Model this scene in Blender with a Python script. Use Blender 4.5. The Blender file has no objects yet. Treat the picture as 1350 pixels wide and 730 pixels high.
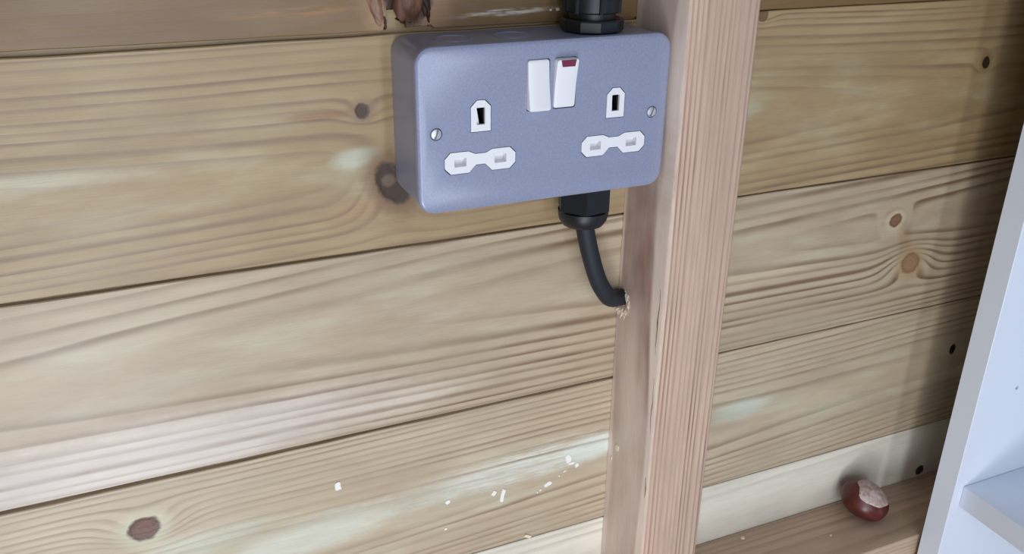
import bpy, bmesh, math, random
from mathutils import Vector, Matrix, noise as mnoise
from mathutils.geometry import tessellate_polygon
random.seed(7)
sc = bpy.context.scene
COL = sc.collection

# ------------------------------------------------------------------ camera, world, lights
cam_d = bpy.data.cameras.new('camera'); cam = bpy.data.objects.new('camera', cam_d); COL.objects.link(cam)
right = Vector((.9170, -.3987, .0117)); fwd = Vector((.3681, .8346, -.4098)); fwd.normalize()
right = (right - right.dot(fwd)*fwd).normalized(); up = right.cross(fwd)
M = Matrix((right, up, -fwd)).transposed().to_4x4(); M.translation = (-.2065, -.4656, .1214)
cam.matrix_world = M
cam_d.sensor_width = 36; cam_d.lens = 36*1193.86/1350; cam_d.clip_start = .01
sc.camera = cam

w = bpy.data.worlds.new('world'); sc.world = w; w.use_nodes = True
bg = w.node_tree.nodes['Background']; bg.inputs[0].default_value = (.80, .88, 1.0, 1); bg.inputs[1].default_value = .27

def area(name, loc, target, sx, sy, power, color):
    d = bpy.data.lights.new(name, 'AREA'); d.shape = 'RECTANGLE'; d.size = sx; d.size_y = sy
    d.energy = power; d.color = color
    o = bpy.data.objects.new(name, d); COL.objects.link(o); o.location = loc
    o.rotation_euler = (Vector(target)-Vector(loc)).to_track_quat('-Z', 'Y').to_euler()
    return o
COOL = (.86, .92, 1.0)
# tall glazed slits of the front wall: each throws its own shadow edge of the bookcase; the low one is the open lower half of a door
area('glazed_slit_daylight', (-.27, -1.0, -.15), (-.12, 0, -.18), .13, .90, 3.1, COOL)
area('glazed_slit_daylight', (.037, -1.0, -.15), (.1, 0, -.2), .07, .80, 1.6, COOL)
area('glazed_slit_daylight', (-.66, -1.0, -.15), (-.1, 0, -.2), .06, .80, .8, COOL)
area('open_door_daylight', (-.39, -1.0, -.74), (-.25, 0, -.2), .28, .34, 4.6, COOL)

sc.view_settings.view_transform = 'Standard'; sc.view_settings.look = 'None'
sc.view_settings.gamma = 1; sc.view_settings.use_curve_mapping = False
sc.view_settings.exposure = 0.2

# ------------------------------------------------------------------ node helpers
def lin(r, g, b):
    f = lambda c: (c/255/12.92) if c/255 <= .04045 else ((c/255+.055)/1.055)**2.4
    return (f(r), f(g), f(b), 1)

class V:                                    # a float socket with arithmetic
    def __init__(s, nt, k): s.nt, s.k = nt, k
    def _m(s, op, *a):
        n = s.nt.nodes.new('ShaderNodeMath'); n.operation = op
        for i, q in enumerate((s,)+a):
            if isinstance(q, V): s.nt.links.new(q.k, n.inputs[i])
            else: n.inputs[i].default_value = float(q)
        return V(s.nt, n.outputs[0])
    def __add__(s, o): return s._m('ADD', o)
    __radd__ = __add__
    def __sub__(s, o): return s._m('SUBTRACT', o)
    def __rsub__(s, o): return (s*-1)+o
    def __mul__(s, o): return s._m('MULTIPLY', o)
    __rmul__ = __mul__
    def __truediv__(s, o): return s._m('DIVIDE', o)
    def sqrt(s): return s._m('SQRT')
    def fract(s): return s._m('FRACT')
    def exp(s): return s._m('POWER', 2.718281828) if False else s._exp()
    def _exp(s):
        n = s.nt.nodes.new('ShaderNodeMath'); n.operation = 'EXPONENT'; s.nt.links.new(s.k, n.inputs[0]); return V(s.nt, n.outputs[0])
    def step(s, a, b, lo=0., hi=1.):
        n = s.nt.nodes.new('ShaderNodeMapRange'); n.interpolation_type = 'SMOOTHSTEP'
        s.nt.links.new(s.k, n.inputs[0])
        for i, q in enumerate((a, b, lo, hi)): n.inputs[i+1].default_value = q
        return V(s.nt, n.outputs[0])

def vec(nt, *c):
    n = nt.nodes.new('ShaderNodeCombineXYZ')
    for i, q in enumerate(c):
        if isinstance(q, V): nt.links.new(q.k, n.inputs[i])
        else: n.inputs[i].default_value = q
    return n.outputs[0]
def noise(nt, v, detail=2., rough=.5, scale=1.):
    n = nt.nodes.new('ShaderNodeTexNoise'); nt.links.new(v, n.inputs['Vector'])
    n.inputs['Scale'].default_value = scale; n.inputs['Detail'].default_value = detail; n.inputs['Roughness'].default_value = rough
    return V(nt, n.outputs[0])
def cmix(nt, a, b, f):
    n = nt.nodes.new('ShaderNodeMix'); n.data_type = 'RGBA'
    for s, q in (('A', a), ('B', b)):
        k = [i for i in n.inputs if i.name == s and i.type == 'RGBA'][0]
        if isinstance(q, tuple): k.default_value = q
        else: nt.links.new(q, k)
    if isinstance(f, V): nt.links.new(f.k, n.inputs[0])
    else: n.inputs[0].default_value = f
    return [o for o in n.outputs if o.type == 'RGBA'][0]
def base(name, rough=.5, metallic=0., color=(.5, .5, .5, 1)):
    m = bpy.data.materials.new(name); m.use_nodes = True; nt = m.node_tree; b = nt.nodes['Principled BSDF']
    b.inputs['Roughness'].default_value = rough; b.inputs['Metallic'].default_value = metallic
    b.inputs['Base Color'].default_value = color
    return m, nt, b

EARLY = lin(194, 174, 146); LATE = lin(128, 103, 78); GREEN = lin(196, 196, 172)

def wood(name, axis='x', v0=0., D0=40., slope=0., Dt=0., spacing=3.2, seed=0., early=EARLY, late=LATE, contrast=.75,
         green=GREEN, green_amt=.35, knots=(), smears_and_light=(), rough=.40, wob=9., fibre=.16, bump=.25):
    """Sawn softwood: rings about a pith axis behind the face, bent round every knot. All lengths in mm of the object's own space.
    knots: (u, v, ru, rv, angle, core rgb, rim rgb, halo rgb or None, push)   smears: (u, v, ru, rv, angle, rgb, strength, grainy)"""
    m, nt, b = base(name, rough)
    tc = nt.nodes.new('ShaderNodeTexCoord'); sp = nt.nodes.new('ShaderNodeSeparateXYZ'); nt.links.new(tc.outputs['Object'], sp.inputs[0])
    x, y, z = (V(nt, o)*1000. for o in sp.outputs)
    u, v = (x, z) if axis == 'x' else (z, x)
    nA = noise(nt, vec(nt, u/520.+seed, v/150., y/150.+seed*.7), 1.)-.5
    nB = noise(nt, vec(nt, u/150.+seed*3, v/24., y/24.), 2.)-.5
    nC = noise(nt, vec(nt, u/110.+seed*2, v/34., y/34.), 3., .6)
    nF = noise(nt, vec(nt, u/26.+seed, v/.55, y/.55), 3., .6)
    nG = noise(nt, vec(nt, u/75.+seed*5, v/20., y/20.), 3., .6)
    nW = noise(nt, vec(nt, u/7.+seed, v/5., y/5.), 3., .65)-.5
    dv = v-v0-u*slope+nA*wob*2
    D = u*Dt+D0+nA*10+y
    r = (dv*dv+D*D).sqrt()+nB*2.0
    info = []
    for (ku, kv, ru, rv, ang, core, rim, halo, push) in knots:
        c, s = math.cos(ang), math.sin(ang)
        du, dw = u-ku, v-kv
        a = (du*c+dw*s)/ru; e = (dw*c-du*s)/rv
        d = (a*a+e*e).sqrt()+nW*.45
        q = (du*du/(ru*ru*5.5)+dw*dw/(rv*rv*2.6))*-1.
        r = r+q.exp()*push
        info.append((d, core, rim, halo))
    ph = (r/spacing+noise(nt, vec(nt, r/11.+seed, 0., 0.), 1.)*2.0).fract()
    g0 = noise(nt, vec(nt, r/(spacing*1.6)+seed*2, u/400., 0.), 0.).step(.34, .62, .45, 1.)
    line = ph.step(.34, .84)*ph.step(.86, 1., 1., 0.)
    soft = nC.step(.28, .70, .25, 1.)
    g = line*soft*g0*contrast*((dv*dv).sqrt()/r).step(.12, .5, .12, 1.)
    edge = dv*dv*-1./900.
    gr = (edge.exp()*.75+.25)*nG.step(.42, .72)*green_amt
    colr = cmix(nt, early, green, gr)
    for (su, sv, ru, rv, ang, rgb, st, grainy) in smears_and_light:
        c, s = math.cos(ang), math.sin(ang)
        du, dw = u-su, v-sv
        a = (du*c+dw*s)/ru; e = (dw*c-du*s)/rv
        d = (a*a+e*e).sqrt()+nB*.9+nW*.25
        f = d.step(.35, 1.05, 1., 0.)*st
        if grainy: f = f*noise(nt, vec(nt, u/22.+seed, v/1.8, 0.), 3., .7).step(.40, .62)
        colr = cmix(nt, colr, lin(*rgb), f)
    ratio = tuple(late[i]/early[i] for i in range(3))+(1,)
    tint = cmix(nt, (1, 1, 1, 1), ratio, g)
    mm = nt.nodes.new('ShaderNodeVectorMath'); mm.operation = 'MULTIPLY'
    nt.links.new(colr, mm.inputs[0]); nt.links.new(tint, mm.inputs[1]); colr = mm.outputs[0]
    tone = nC.step(.2, .8, .87, 1.08)*nG.step(.25, .75, .93, 1.05)*nF.step(.2, .8, 1.-fibre*.5, 1.+fibre*.5)
    hv = None
    for (d, core, rim, halo) in info:
        if halo: colr = cmix(nt, colr, lin(*halo), d.step(1., 2.1, .85, 0.))
        rings = ((d*3.1).fract().step(.2, .9))*.4
        kc = cmix(nt, cmix(nt, lin(*core), lin(*rim), rings), lin(*rim), d.step(.55, .9))
        colr = cmix(nt, colr, kc, d.step(.82, 1.12, 1., 0.))
        k = d.step(.6, 1.1, 0., 1.); hv = k if hv is None else hv*k
    mul = nt.nodes.new('ShaderNodeVectorMath'); mul.operation = 'SCALE'
    nt.links.new(colr, mul.inputs[0]); nt.links.new(tone.k, mul.inputs['Scale'])
    nt.links.new(mul.outputs[0], b.inputs['Base Color'])
    h = line*-.35*soft+nF*.5
    if hv is not None: h = h+hv*1.2
    bp = nt.nodes.new('ShaderNodeBump'); bp.inputs['Strength'].default_value = bump; bp.inputs['Distance'].default_value = .0006
    nt.links.new(h.k, bp.inputs['Height']); nt.links.new(bp.outputs[0], b.inputs['Normal'])
    nt.links.new((nF*.16+(rough-.08)).k, b.inputs['Roughness'])
    return m

# ------------------------------------------------------------------ mesh helpers
def link(name, bm, mat, parent=None, angle=35, loc=None):
    me = bpy.data.meshes.new(name); bmesh.ops.recalc_face_normals(bm, faces=bm.faces[:])
    for f in bm.faces: f.smooth = True
    if loc:
        bmesh.ops.translate(bm, verts=bm.verts[:], vec=-Vector(loc))
    bm.to_mesh(me); bm.free(); me.set_sharp_from_angle(angle=math.radians(angle))
    me.materials.append(mat)
    o = bpy.data.objects.new(name, me); COL.objects.link(o)
    if loc: o.location = loc
    if parent:
        o.parent = parent
        q = parent; off = Vector((0, 0, 0))
        while q: off += q.location; q = q.parent
        o.location = (Vector(loc) if loc else Vector((0, 0, 0))) - off
    return o
def thing(name, loc, label, cat, group=None):
    o = bpy.data.objects.new(name, None); COL.objects.link(o); o.location = loc; o.empty_display_size = .02
    o['label'] = label; o['category'] = cat
    if group: o['group'] = group
    return o
def tag(o, label, cat):
    o['label'] = label; o['category'] = cat
def box(bm, x0, x1, y0, y1, z0, z1, bev=0., seg=2):
    t = bmesh.new(); bmesh.ops.create_cube(t, size=1)
    for q in t.verts: q.co = Vector(((x0+x1)/2+q.co.x*(x1-x0), (y0+y1)/2+q.co.y*(y1-y0), (z0+z1)/2+q.co.z*(z1-z0)))
    if bev: bmesh.ops.bevel(t, geom=t.edges[:], offset=bev, segments=seg, profile=.5, affect='EDGES')
    me = bpy.data.meshes.new('t'); t.to_mesh(me); t.free(); bm.from_mesh(me); bpy.data.meshes.remove(me)
def rrect(cx, cz, hw, hh, r, n=6):
    out = []
    for qx, qz, a0 in ((1, 1, 0), (-1, 1, 90), (-1, -1, 180), (1, -1, 270)):
        for i in range(n+1):
            a = math.radians(a0+90*i/n)
            out.append((cx+qx*(hw-r)+r*math.cos(a), cz+qz*(hh-r)+r*math.sin(a)))
    return out
def circle(cx, cz, r, n=24):
    return [(cx+r*math.cos(2*math.pi*i/n), cz+r*math.sin(2*math.pi*i/n)) for i in range(n)]
def plate(rings, holes, yb, bm=None, hole_depth=None, tf=None):
    """Extrusion along y. rings: [(outline, y)] from the front (innermost) outwards/backwards; the first one is capped with holes cut
    through; the last one is carried back to yb and capped."""
    bm = bm or bmesh.new(); tf = tf or (lambda p: p)
    mk = lambda pts, y: [bm.verts.new(tf(Vector((a, y, c)))) for a, c in pts]
    R = [mk(o, y) for o, y in rings]+[mk(rings[-1][0], yb)]
    for A, B in zip(R, R[1:]):
        for i in range(len(A)):
            j = (i+1) % len(A); bm.faces.new((A[i], A[j], B[j], B[i]))
    y0 = rings[0][1]
    H = [mk(h, y0) for h in holes]; Hb = [mk(h, yb) for h in holes]
    for A, B in zip(H, Hb):
        for i in range(len(A)):
            j = (i+1) % len(A); bm.faces.new((A[i], A[j], B[j], B[i]))
    for outer, inner in ((R[0], H), (R[-1], Hb)):
        loops = [outer]+inner; flat = [q for l in loops for q in l]
        for t in tessellate_polygon([[Vector((q.co.x, q.co.z, 0)) for q in l] for l in loops]):
            try: bm.faces.new([flat[i] for i in t])
            except ValueError: pass
    return bm
def lathe(bm, prof, c, axis=Vector((0, 0, 1)), n=24, flat=None):
    """prof: (radius, height) along axis from c"""
    axis = axis.normalized(); e1 = axis.orthogonal().normalized(); e2 = axis.cross(e1)
    rows = []
    for r, h in prof:
        row = []
        for i in range(n):
            a = 2*math.pi*(i+.5)/n
            row.append(bm.verts.new(Vector(c)+axis*h+(e1*math.cos(a)+e2*math.sin(a))*max(r, 1e-5)))
        rows.append(row)
    for A, B in zip(rows, rows[1:]):
        for i in range(n):
            j = (i+1) % n; bm.faces.new((A[i], A[j], B[j], B[i]))
    bm.faces.new(rows[0]); bm.faces.new(rows[-1])
    return bm
def tube(bm, pts, rad, n=16):
    P = [Vector(p) for p in pts]; rows = []; prev = None
    for i, p in enumerate(P):
        t = (P[min(i+1, len(P)-1)]-P[max(i-1, 0)]).normalized()
        e1 = (prev-prev.dot(t)*t).normalized() if prev else t.orthogonal().normalized()
        prev = e1; e2 = t.cross(e1); r = rad[i] if isinstance(rad, list) else rad
        rows.append([bm.verts.new(p+(e1*math.cos(2*math.pi*k/n)+e2*math.sin(2*math.pi*k/n))*r) for k in range(n)])
    for A, B in zip(rows, rows[1:]):
        for i in range(n):
            j = (i+1) % n; bm.faces.new((A[i], A[j], B[j], B[i]))
    bm.faces.new(rows[0]); bm.faces.new(rows[-1])
    return bm
def smooth_path(pts, n=8):
    P = [Vector(p) for p in pts]; P = [2*P[0]-P[1]]+P+[2*P[-1]-P[-2]]; out = []
    for i in range(1, len(P)-2):
        for k in range(n):
            t = k/n; a, b, c, d = P[i-1:i+3]
            out.append(.5*((2*b)+(c-a)*t+(2*a-5*b+4*c-d)*t*t+(3*b-a-3*c+d)*t**3))
    return out+[P[-2]]

# ------------------------------------------------------------------ the setting: back wall of planks
mat_dark, _, _ = base('dark_batten_gap', .9, 0, lin(62, 48, 36))
bm = bmesh.new(); box(bm, -.64, .68, .0195, .034, -1.05, 1.10)
wall = link('wall_back', bm, mat_dark); wall['kind'] = 'structure'

JO = [.0446, -.0757, -.1949, -.3142]
BR = (92, 66, 50); DK = (58, 40, 30)
plank_mats = [
    wood('plank_wood_top', v0=88, D0=26, slope=.01, spacing=4.2, seed=1.3, contrast=.7, green_amt=.1, early=lin(130, 101, 64),
         knots=[(-62, 66, 15, 20, 0, (120, 84, 66), (74, 50, 38), (176, 140, 108), 14.)],
         smears_and_light=[(-8, 51, 36, 2.2, .04, (226, 218, 200), .9, True), (-120, 56, 45, 3, .03, (176, 120, 76), .6, True)]),
    wood('plank_wood_upper', v0=-24, D0=33, slope=.012, Dt=.03, spacing=4.7, seed=4.1, contrast=.95, green_amt=.5, early=lin(170, 145, 107), green=lin(186, 180, 150),
         knots=[(-89, 4, 4.4, 4.4, 0, (74, 54, 42), (96, 70, 52), (150, 124, 98), 5.),
                (-74, -38, 9, 14, .5, (70, 46, 30), (60, 40, 26), (128, 96, 66), 15.), (-76.5, -36, 4.5, 4, .2, (116, 94, 76), (90, 68, 54), None, 0.),
                (368.8, -.6, 3.6, 4.6, .2, (60, 44, 30), (44, 32, 22), (150, 122, 84), 6.),
                (166, 41.5, 4, 4, .2, (120, 92, 66), (110, 84, 60), None, 4.)],
         smears_and_light=[(-112, 3.5, 30, 3.6, .02, (150, 112, 78), .75, False), (-94, -22, 17, 7, .1, (204, 206, 184), .8, False),
                 (-255, -17, 70, 8, .02, (206, 200, 176), .6, False), (155, -16, 24, 10, 0, (190, 190, 166), .6, False),
                 (-95, -50, 30, 6, .1, (196, 150, 116), .4, False)]),
    wood('plank_wood_middle', v0=-120, D0=38, slope=.02, Dt=-.035, spacing=5.3, seed=9.7, contrast=1.2, green_amt=.42,
         early=lin(189, 169, 143), wob=7,
         knots=[(335, -152, 10, 9, -.5, (160, 126, 98), (140, 106, 78), (180, 152, 118), 16.),
                (311, -113.5, 6, 5.5, .2, (142, 108, 84), (116, 86, 62), (206, 190, 156), 14.)],
         smears_and_light=[(-220, -180, 215, 27, .03, (238, 228, 222), .6, False), (190, -139, 60, 7, .0, (210, 194, 158), .5, False), (324, -130, 9, 20, .4, (172, 140, 104), .6, False)]),  # widest patch paints the lower-left sheen into the wood colour
    wood('plank_wood_lower', v0=-262, D0=30, slope=.03, Dt=.02, spacing=4.1, seed=15.2, contrast=.8, green_amt=.55,
         early=lin(196, 177, 150),
         knots=[(-231, -228, 9.5, 8.2, .35, (112, 66, 48), (82, 50, 36), (206, 198, 170), 13.),
                (405, -242, 3.4, 5, 0, (22, 16, 12), (16, 12, 9), None, 3.)],
         smears_and_light=[(-10, -252, 110, 17, .05, (226, 226, 212), .55, False), (10, -250, 120, 19, .05, (230, 232, 222), .75, True), (-60, -245, 80, 12, .05, (206, 180, 150), .4, True), (-140, -264, 75, 18, .1, (222, 222, 206), .75, False),
                 (-215, -250, 60, 12, .1, (204, 206, 188), .6, False), (62, -250, 30, 13, 0, (226, 234, 224), .75, False),
                 (190, -249, 34, 12, .05, (206, 210, 192), .7, False), (-232, -221, 15, 4, .3, (170, 170, 120), .5, False)]),
    wood('plank_wood_bottom', v0=-352, D0=60, slope=.02, spacing=5.5, seed=21.4, contrast=.42, green_amt=.3,
         early=lin(232, 224, 208),
         knots=[(400, -364, 5, 5, 0, (40, 28, 22), (30, 22, 18), None, 4.)],
         smears_and_light=[(230, -350, 120, 20, .03, (236, 228, 210), .6, False)]),
]
def fbm(x, s): return mnoise.noise(Vector((x, s, .37)))
def plank(i, zb, zt, mat, gap_t, bite=None):
    xs = [-.64+1.32*k/190 for k in range(191)]
    if bite: xs = sorted(xs+[-.09+.001*k for k in range(48)])
    bm = bmesh.new(); rows = []
    for x in xs:
        g = gap_t(x)*(1+.25*fbm(x*30, i))
        lo = zb+.00022*fbm(x*60, i+9)+(bite(x) if bite else 0)
        yo = .0003*fbm(x*4, i+3)
        t = zt-g; e = .0005
        prof = [(.0035, lo), (e+yo, lo), (yo, lo+e), (yo, t-e), (e+yo, t), (.0040, t), (.0040, zt+.010), (.0090, zt+.010), (.0090, zt-.0006),
                (.0185, zt-.0006), (.0185, zb), (.0095, zb), (.0095, max(zb+.011, lo+.002) if not bite else zb+.034),
                (.0045, zb+.011 if not bite else zb+.034)]
        rows.append([bm.verts.new((x, a, c)) for a, c in prof])
    n = len(rows[0])
    for A, B in zip(rows, rows[1:]):
        for k in range(n):
            j = (k+1) % n; bm.faces.new((A[k], A[j], B[j], B[k]))
    bm.faces.new(rows[0]); bm.faces.new(rows[-1])
    return link('plank', bm, mat, wall, 30)
def bite(x):
    a = 0
    if -.0755 < x < -.0690: a = .0090*min(1, (x+.0755)/.0016)+max(0, min(.019, (x+.0735)*9))+.0006*fbm(x*900, 2)
    elif -.0690 <= x < -.0630: a = .0280*min(1, (-.0630-x)/.004)+.0006*fbm(x*900, 2)
    elif -.063 <= x < -.048: a = .0012+.0008*fbm(x*600, 5)
    return a
ramp = lambda x, a, b: a+(b-a)*min(1, max(0, (x+.32)/.5))
pl = [plank(0, JO[0], .164, plank_mats[0], lambda x: .0015, bite),
      plank(1, JO[1], JO[0], plank_mats[1], lambda x: ramp(x, .0034, .0005)),
      plank(2, JO[2], JO[1], plank_mats[2], lambda x: ramp(x, .0022, .0011)),
      plank(3, JO[3], JO[2], plank_mats[3], lambda x: ramp(x, .0030, .0011)),
      plank(4, -.434, JO[3], plank_mats[4], lambda x: ramp(x, .0020, .0009))]

# other surfaces of the shed around the view
mat_floor = wood('floor_board_wood', v0=300, D0=60, spacing=4., seed=30., early=lin(170, 145, 112))
floor = bmesh.new(); box(floor, -1.3, .70, -1.7, .034, -1.07, -1.0502)
floor = link('floor', floor, mat_floor); floor['kind'] = 'structure'
bm = bmesh.new(); box(bm, .681, .70, -1.2, .034, -1.0500, 1.10)
wr = link('wall_right', bm, mat_floor); wr['kind'] = 'structure'

bm = bmesh.new(); box(bm, -1.32, -1.30, -1.7, .034, -1.0500, 1.10)
wl = link('wall_left', bm, mat_floor); wl['kind'] = 'structure'

# ------------------------------------------------------------------ bottom rail and upright stud
mat_rail = wood('rail_wood', v0=-300, D0=60, spacing=3.6, seed=41., early=lin(204, 176, 152), late=lin(150, 122, 100), green_amt=.05, contrast=.7)
bm = bmesh.new(); box(bm, -.63, .655, -.0602, -.0004, -.4200, -.3700, .0016)
for q in bm.verts: q.co.z += .0003*fbm(q.co.x*9, 3)
rail = link('bottom_rail', bm, mat_rail); tag(rail, 'brown sawn timber rail along the foot of the plank wall, under the conker', 'rail')

SX0, SX1, SD = .0753, .1211, .0540
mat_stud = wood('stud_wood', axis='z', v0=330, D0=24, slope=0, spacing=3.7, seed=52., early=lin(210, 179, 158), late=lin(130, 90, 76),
                green_amt=.0, contrast=1.0, wob=5, fibre=.2, smears_and_light=[(-100, 74.6, 900, 2.2, 0, (240, 222, 208), .95, False), (-20, 79, 90, 5, 0, (196, 160, 140), .6, True)])  # long pale patch brightens the less-lit left face through its colour
bm = bmesh.new(); N = 60; rows = []
for k in range(N+1):
    zz = -.3698+(.70+.3698)*k/N
    wv = .0004*fbm(zz*9, 7)
    a, c, d, e = SX0, SX1+wv, -SD+wv, .0022
    prof = [(a, -.0004), (a, d+e), (a+e*.3, d+e*.3), (a+e, d), (c-e, d), (c-e*.3, d+e*.3), (c, d+e), (c, -.0004)]
    rows.append([bm.verts.new((p, q, zz)) for p, q in prof])
for A, B in zip(rows, rows[1:]):
    for i in range(8):
        j = (i+1) % 8; bm.faces.new((A[i], A[j], B[j], B[i]))
bm.faces.new(rows[0]); bm.faces.new(rows[-1])
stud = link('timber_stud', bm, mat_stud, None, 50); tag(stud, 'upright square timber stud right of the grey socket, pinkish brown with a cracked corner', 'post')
# drying cracks along the corner: thin dark splits, slightly proud torn lips
mat_crack, _, _ = base('crack_dark', .9, 0, lin(118, 74, 58))
def sliver(name, pts, rad, mat, parent, n=6, flat=1.):
    bm = tube(bmesh.new(), pts, rad, n); return link(name, bm, mat, parent, 60)
def crack(za, zb, amp, y, wmax, x=SX0):
    n = 14; pts = []; rad = []
    for k in range(n+1):
        t = k/n; pts.append((x+.0001, y+amp*fbm(t*5+za*50, 1), za+(zb-za)*t)); rad.append(max(.00006, wmax*math.sin(math.pi*t)**.6*(1+.4*fbm(t*14, 4))))
    sliver('corner_crack', pts, rad, mat_crack, stud)
crack(-.155, -.106, .0014, -.0490, .00042); crack(-.214, -.166, .0012, -.0505, .0003); crack(-.262, -.243, .001, -.0510, .0004)
# frayed fibres where the cable enters
mat_fray, _, _ = base('frayed_wood', .8, 0, lin(242, 226, 208))
bm = bmesh.new()
for k in range(46):
    a = random.uniform(-.5, 3.3); rr = random.uniform(.0060, .0092)
    p = Vector((SX0, -.0062-rr*math.sin(a), -.1320-rr*math.cos(a)*(1 if a < 1.7 else .7)))
    L = random.uniform(.0025, .0070)
    dirv = Vector((-.30, -.5*math.sin(a)-random.uniform(0, .4), -.8*random.random()-.25)).normalized()
    q = p+dirv*L; mid = (p+q)/2+Vector((random.uniform(-.0006, .0002), random.uniform(-.0005, .0005), 0))
    tube(bm, [p+Vector((.0006, 0, 0)), mid, q], [.00058, .00046, .00012], 5)
fr = link('frayed_splinters', bm, mat_fray, stud, 60); fr['kind'] = 'stuff'

# paint and wood flecks stuck on the planks and the stud
mat_paint, _, _ = base('white_paint_fleck', .45, 0, lin(246, 243, 238))
mat_chip, _, _ = base('pale_wood_chip', .7, 0, lin(236, 222, 192))
def fleck(parent, x, z, w, h, ang, mat=mat_paint, y=0., name='paint_fleck', side=False):
    w *= 1.15; h *= 1.15
    bm = bmesh.new(); n = 9; top = []; bot = []
    ca, sa = math.cos(ang), math.sin(ang)
    for k in range(n):
        t = 2*math.pi*k/n; rr = random.uniform(.75, 1.12); ex = 2/3.2
        a = math.copysign(abs(math.cos(t))**ex, math.cos(t))*w/2*rr; c = math.copysign(abs(math.sin(t))**ex, math.sin(t))*h/2*rr
        px, pz = a*ca-c*sa, a*sa+c*ca
        f = (lambda d: (x-d, y+px, z+pz)) if side else (lambda d: (x+px, y-d, z+pz))
        top.append(bm.verts.new(f(.0004+.0003*random.random()))); bot.append(bm.verts.new(f(-.0004)))
    for k in range(n): bm.faces.new((top[k], top[(k+1) % n], bot[(k+1) % n], bot[k]))
    bm.faces.new(top); bm.faces.new(bot)
    link(name, bm, mat, parent, 20)
P3, P1 = pl[3], pl[1]
for a in ((-.0063, -.2708, .0030, .0105, -.22), (-.0128, -.2672, .0032, .0040, -.5), (.0435, -.2540, .0042, .0066, .32), (.0462, -.2586, .0042, .0016, .1),
          (.0505, -.2615, .0028, .0032, .2), (.0410, -.2640, .0030, .0010, .3), (.0285, -.2712, .0056, .0030, .45), (.0225, -.2748, .0014, .0012, .3),
          (.0203, -.2760, .0010, .0014, .3), (-.1181, -.2306, .0036, .0056, .1), (-.0461, -.2644, .0034, .0024, .5), (-.0480, -.2862, .0016, .0016, .2),
          (.0368, -.2668, .0012, .0010, .2)):
    fleck(P3, *a)
fleck(P3, .0130, -.3121, .0060, .0022, -.5, mat_chip, -.0005, 'wood_chip')
fleck(stud, SX0, -.2455, .0030, .0046, .2, mat_chip, -.0128, 'wood_chip', True); fleck(stud, SX0, -.2584, .0018, .0022, .2, mat_chip, -.0057, 'wood_chip', True)
for a in ((.0244, .0512, .0020, .0016, .2), (.0200, .0511, .0012, .0010, .2)): fleck(pl[0], *a)
for x, y, r in ((.2019, -.0090, .0016), (.2705, -.0337, .0010)):
    bm = bmesh.new(); bmesh.ops.create_icosphere(bm, subdivisions=2, radius=r)
    for q in bm.verts: q.co = Vector((q.co.x*1.2+x, q.co.y+y, q.co.z*.6-.3697+r*.35))
    link('wood_chip', bm, mat_chip, rail, 60)

# torn knot of the top plank: loose brown knot wood, bark seam and splintered edge
def lump(name, c, rad, mat, parent, amp, seed, tilt=0.):
    bm = bmesh.new(); bmesh.ops.create_icosphere(bm, subdivisions=4, radius=1)
    R = Matrix.Rotation(tilt, 3, 'Y')
    for q in bm.verts:
        d = 1+amp*mnoise.noise(q.co*2.1+Vector((seed, 0, 0)))+amp*.4*mnoise.noise(q.co*6+Vector((seed, 3, 0)))
        q.co = R @ Vector((q.co.x*rad[0]*d, q.co.y*rad[1]*d, q.co.z*rad[2]*d))+Vector(c)
    return link(name, bm, mat, parent, 60)
def rough_mat(name, a, b_, sc_=(180, 180, 60), rough=.6):
    m, nt, b = base(name, rough); tc = nt.nodes.new('ShaderNodeTexCoord'); mp = nt.nodes.new('ShaderNodeMapping')
    mp.inputs['Scale'].default_value = sc_; nt.links.new(tc.outputs['Object'], mp.inputs[0])
    n = noise(nt, mp.outputs[0], 4, .6); nt.links.new(cmix(nt, a, b_, n.step(.35, .65)), b.inputs['Base Color'])
    bp = nt.nodes.new('ShaderNodeBump'); bp.inputs['Strength'].default_value = .4; bp.inputs['Distance'].default_value = .0008
    nt.links.new(n.k, bp.inputs['Height']); nt.links.new(bp.outputs[0], b.inputs['Normal']); return m
mat_knot = rough_mat('knot_wood', lin(140, 98, 78), lin(98, 64, 50))
mat_bark = rough_mat('knot_bark', lin(84, 52, 40), lin(50, 32, 25))
mat_torn = rough_mat('torn_wood', lin(158, 122, 100), lin(120, 88, 70))
lump('loose_knot', (-.0610, .0035, .0610), (.0088, .0075, .0140), mat_knot, pl[0], .14, 2.)
lump('knot_bark', (-.0525, .0025, .0585), (.0030, .0048, .0120), mat_bark, pl[0], .25, 5., -.1)
lump('knot_bark', (-.0600, .0030, .0490), (.0070, .0030, .0024), mat_bark, pl[0], .3, 8., .15)
lump('knot_bark', (-.0705, .0062, .0640), (.0042, .0030, .0120), mat_bark, pl[0], .2, 21., .1)
lump('torn_sliver', (-.0800, .0010, .0610), (.0036, .0032, .0150), mat_torn, pl[0], .2, 11., -.2)
lump('knot_bark', (-.0745, .0020, .0490), (.0010, .0030, .0040), mat_bark, pl[0], .2, 13., -.1)

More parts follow.
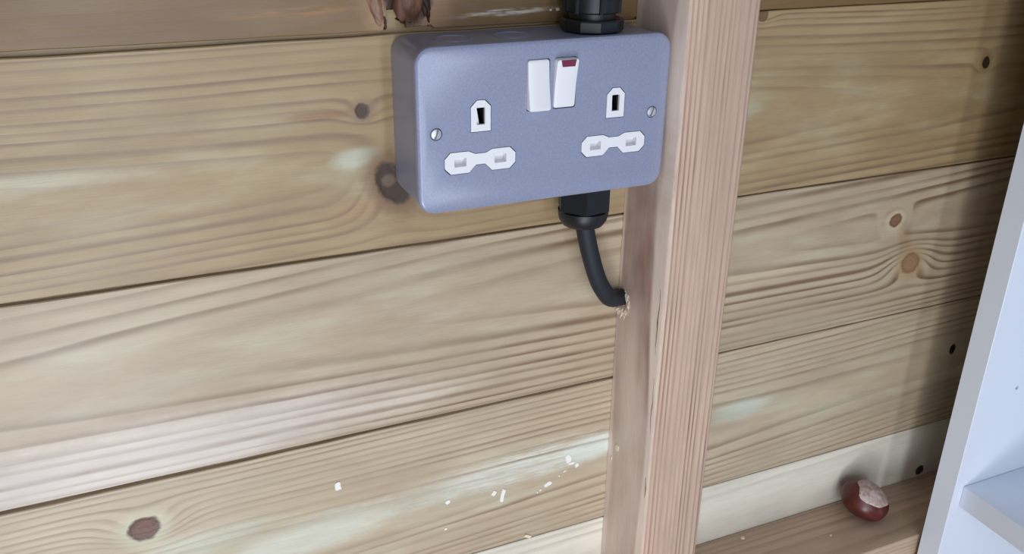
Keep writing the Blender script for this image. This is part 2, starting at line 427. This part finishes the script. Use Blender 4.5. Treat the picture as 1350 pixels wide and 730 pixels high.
# ------------------------------------------------------------------ metal-clad double socket
mat_metal, nt, b = base('grey_blue_enamel', .28, .10, lin(146, 152, 178))
tc = nt.nodes.new('ShaderNodeTexCoord'); n_ = noise(nt, tc.outputs['Object'], 3, .6, 900.)
bp = nt.nodes.new('ShaderNodeBump'); bp.inputs['Strength'].default_value = .03; bp.inputs['Distance'].default_value = .0004
nt.links.new(n_.k, bp.inputs['Height']); nt.links.new(bp.outputs[0], b.inputs['Normal'])
nt.links.new(cmix(nt, lin(142, 148, 174), lin(152, 158, 184), n_.step(.3, .7)), b.inputs['Base Color'])
mat_white, _, _ = base('white_plastic', .3, 0, lin(236, 236, 240))
mat_black, _, _ = base('black_plastic_hole_shade', .6, 0, lin(14, 14, 16))
mat_screw, _, _ = base('zinc_screw', .32, .35, lin(196, 200, 208))
mat_slot, _, _ = base('screw_slot_grey', .5, 0, lin(104, 108, 116))
mat_red, _, _ = base('maroon_indicator', .35, 0, lin(120, 40, 70))
mat_gland, nt, b = base('black_nylon', .42, 0, lin(20, 24, 30))
mat_cable, nt, b = base('black_rubber_cable', .62, 0, lin(26, 32, 42))

YF = -.0432
sock = thing('double_socket', (0, 0, -.043), 'grey metal-clad double power socket on the plank wall, white switches', 'power socket')
# back box: deep rounded tray
o1 = rrect(0, 0, .0722, .0424, .0085, 8)
bm = plate([(o1, -.0398)], [rrect(0, 0, .0706, .0408, .0070, 8)], -.0004)
box(bm, -.0690, .0690, -.0016, -.0006, -.0395, .0395)
bk = link('back_box', bm, mat_metal, sock, 30)
for x in (-.033, .0, ):
    t = bmesh.new(); lathe(t, [(.0102, 0), (.0102, .0004), (.0098, .0006), (.0088, .0006), (.0086, .0002)], (x-.012, -.021, .0423), n=32); link('knockout', t, mat_metal, bk, 30)
# face plate with its apertures
def mir(p, s): return p
E1, E2, L1, L2 = (-.0387, .0070), (.0397, .0073), (-.0389, -.0166), (.0398, -.0157)
def earth(c, g):
    x, z = c; w = .0054+g; h = .0080+g; k = .0033
    return [(x-w, z-h), (x+w, z-h), (x+w, z+h-k), (x+w-k, z+h), (x-w+k, z+h), (x-w, z+h-k)]
def bone(c, g):
    x, z = c; H = .0057+g; W = .0197+g; k = .0032
    hp = [(0, z-.0018-g), (.0026, z-.0018-g), (.0064, z-H), (W-k, z-H), (W, z-H+k), (W, z+H-k), (W-k, z+H), (.0066, z+H), (.0030, z+.0040+g), (0, z+.0040+g)]
    r = [(x+a, q) for a, q in hp[1:-1]]
    return r+[(2*x-a, q) for a, q in reversed(r)]
sw = [(-.0068, .0203, .0062, .0130), (.0085, .0203, .0063, .0130)]
g = .00035
holes = [earth(E1, g), earth(E2, g), bone(L1, g), bone(L2, g)]+[rrect(a, c, hw+.0004, hh+.0004, .0014, 4) for a, c, hw, hh in sw]
scr = [(-.0629, -.0003), (.0628, .0003)]
holes += [circle(a, c, .0037, 24) for a, c in scr]
rr = lambda i: rrect(0, 0, .0730-i, .0430-i, .0092-i, 10)
bm = plate([(rr(.0024), YF), (rr(.0013), YF+.0003), (rr(.0004), YF+.0010), (rr(0), YF+.0022)], holes, YF+.0036)
face = link('face_plate', bm, mat_metal, sock, 28)
# screw countersinks and heads
for a, c in scr:
    t = bmesh.new(); lathe(t, [(.0030, .0000), (.0030, .0016), (.0026, .0024), (.0012, .0028)], (a, YF+.0018, c), Vector((0, -1, 0)), 24)
    s_ = link('screw', t, mat_screw, sock, 40)
    t = bmesh.new(); box(t, a-.0004, a+.0004, YF-.00105, YF-.0007, c-.0025, c+.0025)
    for q in t.verts:
        d = Matrix.Rotation(.35, 3, 'Y') @ (q.co-Vector((a, YF, c))); q.co = d+Vector((a, YF, c))
    link('screw_slot', t, mat_slot, s_, 40)
    t = bmesh.new(); plate([(circle(a, c, .0041), YF-.0001)], [circle(a, c, .0033)], YF+.0012, t); link('screw_collar', t, mat_metal, sock, 40)
# moulded inserts
def insert(outline, slots, shutter):
    bm = plate([(outline, YF-.0001)], slots, YF+shutter)
    return link('socket_insert', bm, mat_white, sock, 28)
for k, c in enumerate((E1, E2)):
    x, z = c
    i_ = insert(earth(c, 0), [rrect(x, z-.0001, .0023, .0044, .0003, 2)], .0016)
    t = bmesh.new(); box(t, x-.0040, x+.0040, YF+.0120, YF+.0130, z-.006, z+.006); link('earth_cavity', t, mat_black, i_, 40)
    # cavity walls
    t = bmesh.new(); plate([(rrect(x, z, .0044, .0066, .0003, 2), YF+.0037)], [rrect(x, z-.0001, .0025, .0046, .0003, 2)], YF+.0119, t); link('earth_cavity', t, mat_black, i_, 40)
    # slanted white shutter on the left of the opening
    t = bmesh.new(); s = -1
    pts = [(x-.0024, z-.0046), (x-.0002 if k == 0 else x-.0008, z-.0046), (x-.0017 if k == 0 else x-.0014, z+.0046), (x-.0024, z+.0046)]
    plate([(pts, YF+.0020)], [], YF+.0034, t); link('earth_shutter', t, mat_white, i_, 40)
for c in (L1, L2):
    x, z = c
    i_ = insert(bone(c, 0), [rrect(x+s*.0112, z+.0002, .0033, .0023, .0003, 2) for s in (-1, 1)], .0060)
    for s in (-1, 1):
        t = bmesh.new(); xx = x+s*.0112
        v_ = [t.verts.new(q) for q in ((xx-.0036, YF+.0048, z-.0026), (xx+.0036, YF+.0048, z-.0026), (xx+.0036, YF+.0030, z+.0030), (xx-.0036, YF+.0030, z+.0030),
                                       (xx-.0036, YF+.0070, z-.0026), (xx+.0036, YF+.0070, z-.0026), (xx+.0036, YF+.0070, z+.0030), (xx-.0036, YF+.0070, z+.0030))]
        for f in ((0, 1, 2, 3), (4, 5, 6, 7), (0, 1, 5, 4), (1, 2, 6, 5), (2, 3, 7, 6), (3, 0, 4, 7)): t.faces.new([v_[q] for q in f])
        link('live_shutter', t, mat_white, i_, 40)
# rockers
for k, (a, c, hw, hh) in enumerate(sw):
    sgn = 1 if k == 0 else -1           # first rocks out at the bottom, second at the top
    def tf(p, sgn=sgn, c=c, hh=hh):
        if p.y > YF+.002: return p
        t = (p.z-c)/hh*sgn
        return Vector((p.x, p.y-(.0018-.0026*t if t < 0 else .0018-.0012*t), p.z))
    rg = lambda i: rrect(a, c, hw-i, hh-i, .0014-i*.6, 4)
    # split the outline at the middle so that the face can bend
    def split(pts):
        out = []
        for q, q2 in zip(pts, pts[1:]+pts[:1]):
            out.append(q)
            if (q[1]-c)*(q2[1]-c) < 0: out.append((q[0], c))
        return out
    bm = bmesh.new()
    rings = [(split(rg(.0011)), YF+.0002), (split(rg(.0003)), YF+.0005), (split(rg(0)), YF+.0013)]
    plate(rings, [], YF+.0090, bm, None, tf)
    sw_ = link('rocker_switch', bm, mat_white, sock, 30)
    if k == 1:
        sw_['label'] = 'white rocker switch with a maroon strip at its top'
        pts = [(a-.0043, c+hh-.0004), (a+.0044, c+hh-.0004), (a+.0040, c+hh-.0040), (a-.0033, c+hh-.0040)]
        t = plate([(pts, YF+.0001)], [], YF+.0007, None, None, tf)
        r_ = link('switch_indicator', t, mat_red, sw_, 40); r_['label'] = 'maroon strip'
    t = bmesh.new(); plate([(rrect(a, c, hw+.0012, hh+.0012, .0014, 3), YF+.0092)], [], YF+.0100, t); link('switch_well', t, mat_black, sock, 40)

# glands
GX, GY = .0347, -.0215
def hexring(bm, r, z0, z1, b=.0008, n=6, rot=0.):
    c = Vector((GX, GY, 0)); rows = []
    for rr_, z in ((r-b, z0), (r, z0+b), (r, z1-b), (r-b, z1)):
        rows.append([bm.verts.new(c+Vector((rr_*math.cos(2*math.pi*i/n+rot), rr_*math.sin(2*math.pi*i/n+rot), z))) for i in range(n)])
    for A, B in zip(rows, rows[1:]):
        for i in range(n): bm.faces.new((A[i], A[(i+1) % n], B[(i+1) % n], B[i]))
    bm.faces.new(rows[0]); bm.faces.new(rows[-1])
gl = link('cable_gland', lathe(bmesh.new(), [(.0125, 0), (.0125, .0040)], (GX, GY, -.0465), n=24), mat_gland, sock)
t = bmesh.new(); hexring(t, .0163, -.0600, -.0432, .0010, 6, .15)
link('gland_nut', t, mat_gland, gl, 25)
t = bmesh.new()
prof = [(.0150, -.0600), (.0150, -.0625), (.0142, -.0660), (.0122, -.0690), (.0082, -.0705), (.0060, -.0708)]
lathe(t, prof, (GX, GY, 0), n=28)
link('gland_dome', t, mat_gland, gl, 40)
g2 = link('cable_gland', lathe(bmesh.new(), [(.0128, 0), (.0128, .0090)], (GX, GY, .0470), n=24), mat_gland, sock)
t = bmesh.new(); hexring(t, .0172, .0428, .0494, .0008, 10, .1); link('gland_flange', t, mat_gland, g2, 25)
t = bmesh.new(); hexring(t, .0150, .0525, .0850, .0008, 14, .05)
for k in range(7):
    a = 2*math.pi*k/7+.05; c = Vector((GX+.0150*math.cos(a), GY+.0150*math.sin(a), 0))
    lathe(t, [(.0012, .0526), (.0012, .0848)], c, n=8)
link('gland_body', t, mat_gland, g2, 30)

t = bmesh.new(); lathe(t, [(.0140, .0850), (.0138, .0890), (.0122, .0920), (.0060, .0935)], (GX, GY, 0), n=28); link('gland_dome', t, mat_gland, g2, 40)
link('cable_riser', tube(bmesh.new(), [(GX, GY, .090), (GX, GY, .4), (GX, GY, .9)], .0055, 16), mat_cable, g2, 60)

# cable
path = smooth_path([(GX, GY, -.0500), (.0349, -.0216, -.0610), (.0362, -.0220, -.0720), (.0412, -.0210, -.0901), (.0486, -.0190, -.1093), (.0570, -.0162, -.1225),
                    (.0640, -.0112, -.1287), (.0705, -.0074, -.1310), (.0756, -.0060, -.1316)], 8)
cab = link('power_cable', tube(bmesh.new(), path, .0055, 20), mat_cable, None, 60)
tag(cab, 'short black cable curving from under the grey socket into the stud', 'cable')

# ------------------------------------------------------------------ white bookcase on the right
mat_mel, nt, b = base('white_melamine', .42, 0, lin(229, 236, 248))
BX, BY0, BT = .3360, -.0650, .018
DEPTH, WID, H0, H1 = .30, .60, -1.0498, 1.00
bc = thing('white_bookcase', (BX+DEPTH/2, BY0-WID/2, H0), 'white melamine shelf unit at the right, standing side-on to the plank wall', 'bookcase')
# side panel against the plank wall; its inner face carries shelf pin holes
def tfp(p): return Vector((p.x, p.y, p.z))
pins = [circle(BX+.0395, z_, .0016, 12) for z_ in (-.2268,)]
pins += [circle(BX+.0395, z_, .0016, 12) for z_ in (-.3900, -.1000, .027, .154)]
e = .0004
outl = lambda i: [(BX+i, H0+i), (BX+DEPTH-i, H0+i), (BX+DEPTH-i, H1-i), (BX+i, H1-i)]
bm = plate([(outl(e), BY0-BT), (outl(0), BY0-BT+e)], pins, BY0-.0030)
box(bm, BX, BX+DEPTH, BY0-.0030, BY0, H0, H1)
link('side_panel', bm, mat_mel, bc, 30)
bm = bmesh.new(); box(bm, BX, BX+DEPTH, BY0-WID, BY0-WID+BT, H0, H1, e, 1); link('side_panel', bm, mat_mel, bc, 30)
for z_ in (-.2268, -.1000, .027, .154):
    bm = bmesh.new(); box(bm, BX+.0377, BX+.0413, BY0-BT+.004, BY0-BT+.0046, z_-.0018, z_+.0018); link('pin_hole_shade', bm, mat_black, bc, 30)  # black plate inside each hole stands in for the shade there
def shelf(name, z, x0=BX+.0088, t=.0190):
    bm = bmesh.new(); box(bm, x0, BX+DEPTH-.004, BY0-WID+BT+.0002, BY0-BT-.0002, z-t, z, .0008, 2); return link(name, bm, mat_mel, bc, 30)
shelf('shelf', -.3076); shelf('shelf', .0600); shelf('top_panel', H1, BX); 
bm = bmesh.new(); box(bm, BX+DEPTH-.0038, BX+DEPTH, BY0-WID+BT, BY0-BT, H0+.005, H1-.02); link('back_panel', bm, mat_mel, bc, 30)

# ------------------------------------------------------------------ conker on the rail
mat_conk, nt, b = base('conker_shell', .33, 0, lin(92, 38, 34))
tc = nt.nodes.new('ShaderNodeTexCoord'); n_ = noise(nt, tc.outputs['Object'], 3, .55, 90.)
nt.links.new(cmix(nt, lin(70, 27, 25), lin(98, 42, 38), n_.step(.3, .7)), b.inputs['Base Color'])
mat_hil = rough_mat('conker_scar', lin(206, 186, 178), lin(170, 144, 134), (260, 260, 260), .38)
CC = Vector((.3122, -.0235, -.3560)); 
ck = thing('conker', (CC.x, CC.y, -.3700), 'shiny brown conker with a pale scar, resting on the bottom rail', 'conker')
ax = (-fwd*.66+up*.56+right*.30).normalized()
long = (right*.80-up*.60); long = (long-long.dot(ax)*ax).normalized(); side = ax.cross(long)
def conk(d):
    l = 1.0+.035*mnoise.noise(d*1.7+Vector((4, 0, 0)))
    r_ = Vector((d.x*.0205, d.y*.0160, d.z*.0146))*l
    return CC+long*r_.x+side*r_.y+ax*r_.z
bm = bmesh.new(); bmesh.ops.create_uvsphere(bm, u_segments=48, v_segments=32, radius=1)
for q in bm.verts: q.co = conk(q.co.normalized())
zmin = min(q.co.z for q in bm.verts); dz = -.3700-zmin
for q in bm.verts: q.co.z += dz
link('conker_shell', bm, mat_conk, ck, 60)
bm = bmesh.new(); rows = []
for i in range(10):
    th = .80*i/9; row = []
    for k in range(32):
        ph = 2*math.pi*k/32; t2 = th*(1+.10*math.sin(3*ph+1)+.06*math.sin(5*ph))
        d = Vector((math.sin(t2)*math.cos(ph), math.sin(t2)*math.sin(ph), math.cos(t2)))
        p = conk(d); k_ = 1.045 if i < 9 else .985
        k_ += .035*mnoise.noise(d*5) if i < 9 else 0
        p = CC+(p-CC)*k_; p.z += dz; row.append(bm.verts.new(p))
    rows.append(row)
for A, B in zip(rows[1:], rows[2:]):
    for i in range(32): bm.faces.new((A[i], A[(i+1) % 32], B[(i+1) % 32], B[i]))
bmesh.ops.delete(bm, geom=rows[0], context='VERTS')
bm.faces.new(rows[1])
h_ = link('conker_scar', bm, mat_hil, ck, 60); h_['label'] = 'pale shiny scar'
